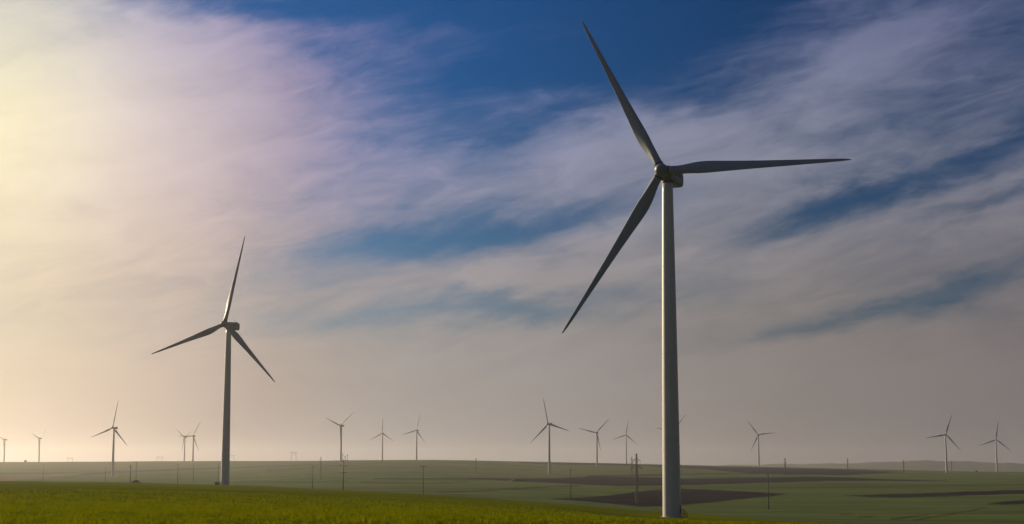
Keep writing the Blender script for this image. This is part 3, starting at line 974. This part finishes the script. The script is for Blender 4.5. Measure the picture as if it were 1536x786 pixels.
# ------------------------------------------------------------------ small things by the fields
def bush(px, D, h, label):
    p = at(px, D)
    root = empty('bush', p)
    bm = bmesh.new()
    for k in range(5):
        a = k * 1.3
        strut(bm, (0, 0, -0.3), (math.cos(a) * h * 0.25, math.sin(a) * h * 0.25, h * 0.7), 0.09 * h / 3, 0.03 * h / 3, 6)
    mesh_obj('trunk', bm, M_BARK, root)
    n = 900
    u = rng.normal(size=(n, 3)); u /= np.linalg.norm(u, axis=1)[:, None]
    rad = rng.random(n) ** 0.4
    c = u * rad[:, None] * np.array([h * 0.62, h * 0.6, h * 0.42]) * (1 + 0.25 * np.sin(u[:, :1] * 5 + u[:, 1:2] * 4)) + np.array([0, 0, h * 0.58])
    s = h * 0.07
    a = rng.normal(size=(n, 3)) * s; b = rng.normal(size=(n, 3)) * s
    V = np.stack([c - a, c + b, c + a, c - b], 1).reshape(-1, 3)
    me = bpy.data.meshes.new('crown')
    me.from_pydata(V.tolist(), [], np.arange(n * 4).reshape(-1, 4).tolist())
    mesh_obj('crown', me, M_LEAF, root)
    tag(root, label, 'bush')


bush(37.5, 5700, 7.5, 'small round bush on the skyline between the two leftmost turbines')
bush(1465, 4700, 4.5, 'small dark bush on the skyline between the two hills turbines')


def heap(px, D, wd, hh, label):
    p = at(px, D)
    bm = bmesh.new()
    n, mrows = 28, 7
    rows = []
    for j in range(mrows):
        f = j / (mrows - 1)
        ring = []
        for i in range(n):
            a = 2 * math.pi * i / n
            k = 1 + 0.16 * math.sin(3 * a + px) + 0.1 * math.sin(7 * a + j)
            rr = wd * (1 - f * 0.93) * k
            ring.append(bm.verts.new((rr * math.cos(a), 0.6 * rr * math.sin(a), -0.3 + (hh + 0.3) * math.sin(f * math.pi / 2) * (1 + 0.1 * math.sin(5 * a + j * 2)))))
        rows.append(ring)
    for A, B in zip(rows, rows[1:]):
        for i in range(n):
            bm.faces.new((A[i], A[(i + 1) % n], B[(i + 1) % n], B[i]))
    bm.faces.new(rows[-1])
    o = mesh_obj('earth_heap', bm, M_EARTH)
    smooth(o.data)
    o.location = p
    tag(o, label, 'earth heap')


heap(204.5, 1010, 3.4, 1.7, 'low dark earth heap at the crop edge below the short dark pole')
heap(774, 2050, 13, 3.0, 'dark hump of soil on the ploughed strip left of the largest middle turbine')


def kiosk():
    p = at(325.5, 962)
    root = empty('transformer_kiosk', p, R(12))
    bm = bmesh.new()
    vs = box(bm, (0, 0, 0.75), (2.6, 2.0, 1.9))
    bmesh.ops.bevel(bm, geom=list({e for v in vs for e in v.link_edges}), offset=0.04, segments=2, affect='EDGES')
    mesh_obj('cabinet', bm, M_KIOSK, root)
    bm = bmesh.new()
    vs = box(bm, (0, 0, 1.83), (2.9, 2.3, 0.2))
    bmesh.ops.bevel(bm, geom=list({e for v in vs for e in v.link_edges}), offset=0.05, segments=2, affect='EDGES')
    mesh_obj('roof', bm, M_CONC, root)
    for s in (-0.6, 0.6):
        bm = bmesh.new(); box(bm, (s, -1.02, 0.75), (1.1, 0.05, 1.7))
        d = mesh_obj('door', bm, M_KIOSK, root)
        bm = bmesh.new(); box(bm, (s, -1.06, 1.2), (0.8, 0.03, 0.4)); mesh_obj('vent', bm, M_DARK, d)
    tag(root, 'low dark transformer kiosk at the left foot of the mid-distance turbine', 'kiosk')


kiosk()


# ------------------------------------------------------------------ crop in front: young wheat in tufts
def crop():
    pts = []
    for (d0, d1, dens) in ((48, 75, 12), (75, 110, 8), (110, 160, 4.5), (160, 240, 1.8), (240, 330, 0.7)):
        amax = R(22.5)
        area = 0.5 * (d1 ** 2 - d0 ** 2) * 2 * amax
        n = int(area * dens)
        d = np.sqrt(rng.random(n) * (d1 ** 2 - d0 ** 2) + d0 ** 2)
        a = (rng.random(n) * 2 - 1) * amax
        k = d < np.interp(a, FE_A, FE_D) - 2
        pts.append(np.stack([np.sin(a[k]) * d[k], np.cos(a[k]) * d[k]], -1))
    P = np.vstack(pts)
    # drill lines and patchy growth
    th = R(62)
    u = P[:, 0] * math.cos(th) + P[:, 1] * math.sin(th)
    f = (np.sin(P[:, 0] * 1.9 + 2.0 * np.sin(P[:, 1] * 0.37)) * np.sin(P[:, 1] * 0.83 + 1.7 * np.sin(P[:, 0] * 0.41)) + 0.6 * np.sin(P[:, 0] * 0.31 + P[:, 1] * 0.23 + np.sin(P[:, 0] * 0.13)))
    keep = rng.random(len(P)) < np.clip(0.55 + 0.45 * f, 0.10, 1)
    P, f = P[keep], f[keep]
    n = len(P)
    nb = 9
    D = np.hypot(P[:, 0], P[:, 1])
    z = ground_z(P[:, 0], P[:, 1])
    base = np.stack([P[:, 0], P[:, 1], z - 0.02], -1)
    base = np.repeat(base, nb, 0)
    N = n * nb
    hgt = np.repeat((0.10 + 0.045 * f + 0.17 * rng.random(n) ** 3) * (1 + 0.15 * (D > 110)), nb) * (0.6 + 0.6 * rng.random(N))
    wid = np.repeat(np.clip(0.015 * (D / 60) ** 0.9, 0.013, 0.05), nb) * (0.7 + 0.6 * rng.random(N))
    az_ = rng.random(N) * 2 * math.pi
    lean = 0.25 + 0.5 * rng.random(N)
    off = np.stack([np.cos(az_), np.sin(az_), np.zeros(N)], -1)
    side = np.stack([-np.sin(az_), np.cos(az_), np.zeros(N)], -1)
    b0 = base + off * (0.11 * rng.random(N))[:, None]
    mid = b0 + off * (lean * hgt * 0.35)[:, None] + np.array([0, 0, 1.0]) * (hgt * 0.65)[:, None]
    tip = b0 + off * (lean * hgt)[:, None] + np.array([0, 0, 1.0]) * hgt[:, None]
    V = np.empty((N, 5, 3))
    V[:, 0] = b0 - side * wid[:, None] * 0.5
    V[:, 1] = b0 + side * wid[:, None] * 0.5
    V[:, 2] = mid + side * wid[:, None] * 0.5
    V[:, 3] = mid - side * wid[:, None] * 0.5
    V[:, 4] = tip
    me = bpy.data.meshes.new('wheat_crop')
    me.vertices.add(N * 5); me.vertices.foreach_set('co', V.ravel())
    i0 = np.arange(N)[:, None] * 5
    q = (i0 + np.array([[0, 1, 2, 3]])).ravel()
    t = (i0 + np.array([[3, 2, 4]])).ravel()
    me.loops.add(len(q) + len(t))
    me.loops.foreach_set('vertex_index', np.concatenate([q, t]).astype(np.int32))
    me.polygons.add(2 * N)
    me.polygons.foreach_set('loop_start', np.concatenate([np.arange(N) * 4, N * 4 + np.arange(N) * 3]).astype(np.int32))
    me.update(calc_edges=True)
    m = bpy.data.materials.new('young wheat')
    m.use_nodes = True
    tt = NT(m.node_tree)
    out = tt.n('ShaderNodeOutputMaterial')
    geo = tt.n('ShaderNodeNewGeometry')
    nz = tt.noise(geo.outputs['Position'], 0.35, 4, 0.6)
    nz2 = tt.noise(geo.outputs['Position'], 6.0, 3, 0.6)
    c = tt.ramp(nz, [(0.3, (0.076, 0.108, 0.002)), (0.5, (0.110, 0.146, 0.003)), (0.7, (0.148, 0.168, 0.004))])
    c = tt.mix(tt.maprange(nz2, 0.5, 0.8, 0, 0.6), c, (0.150, 0.165, 0.006))
    df = tt.n('ShaderNodeBsdfDiffuse'); tt.link(c, df.inputs[0])
    tl = tt.n('ShaderNodeBsdfTranslucent'); tt.link(tt.mix(1.0, c, (1.25, 1.1, 0.5), 'MULTIPLY'), tl.inputs[0])
    gl = tt.n('ShaderNodeBsdfGlossy'); gl.inputs['Roughness'].default_value = 0.45; gl.inputs[0].default_value = (0.9, 0.9, 0.9, 1)
    mx = tt.n('ShaderNodeMixShader'); mx.inputs[0].default_value = 0.55
    tt.link(df.outputs[0], mx.inputs[1]); tt.link(tl.outputs[0], mx.inputs[2])
    mx2 = tt.n('ShaderNodeMixShader'); mx2.inputs[0].default_value = 0.0
    tt.link(mx.outputs[0], mx2.inputs[1]); tt.link(gl.outputs[0], mx2.inputs[2])
    tt.link(mx2.outputs[0], out.inputs[0])
    o = mesh_obj('wheat_crop', me, m)
    tag(o, 'young green wheat in tufts covering the foreground slope', 'wheat', kind='stuff')
    print('crop tris', N * 3)


crop()


# ------------------------------------------------------------------ haze: the air over the farmland
def haze():
    L = 17000.0
    zlo, zhi = -75.0, 196.0
    bm = bmesh.new()
    box(bm, (0, 0, (zlo + zhi) / 2), (2 * L, 2 * L, zhi - zlo))
    m = bpy.data.materials.new('haze air')
    m.use_nodes = True
    t = NT(m.node_tree)
    out = t.n('ShaderNodeOutputMaterial')
    v = t.n('ShaderNodeVolumePrincipled')
    v.inputs['Color'].default_value = (0.84, 0.84, 0.87, 1)
    v.inputs['Density'].default_value = 5.0e-5
    v.inputs['Anisotropy'].default_value = 0.80
    t.link(v.outputs[0], out.inputs['Volume'])
    o = mesh_obj('haze', bm, m)
    tag(o, 'pale even haze over the farmland', 'haze', kind='stuff')


haze()
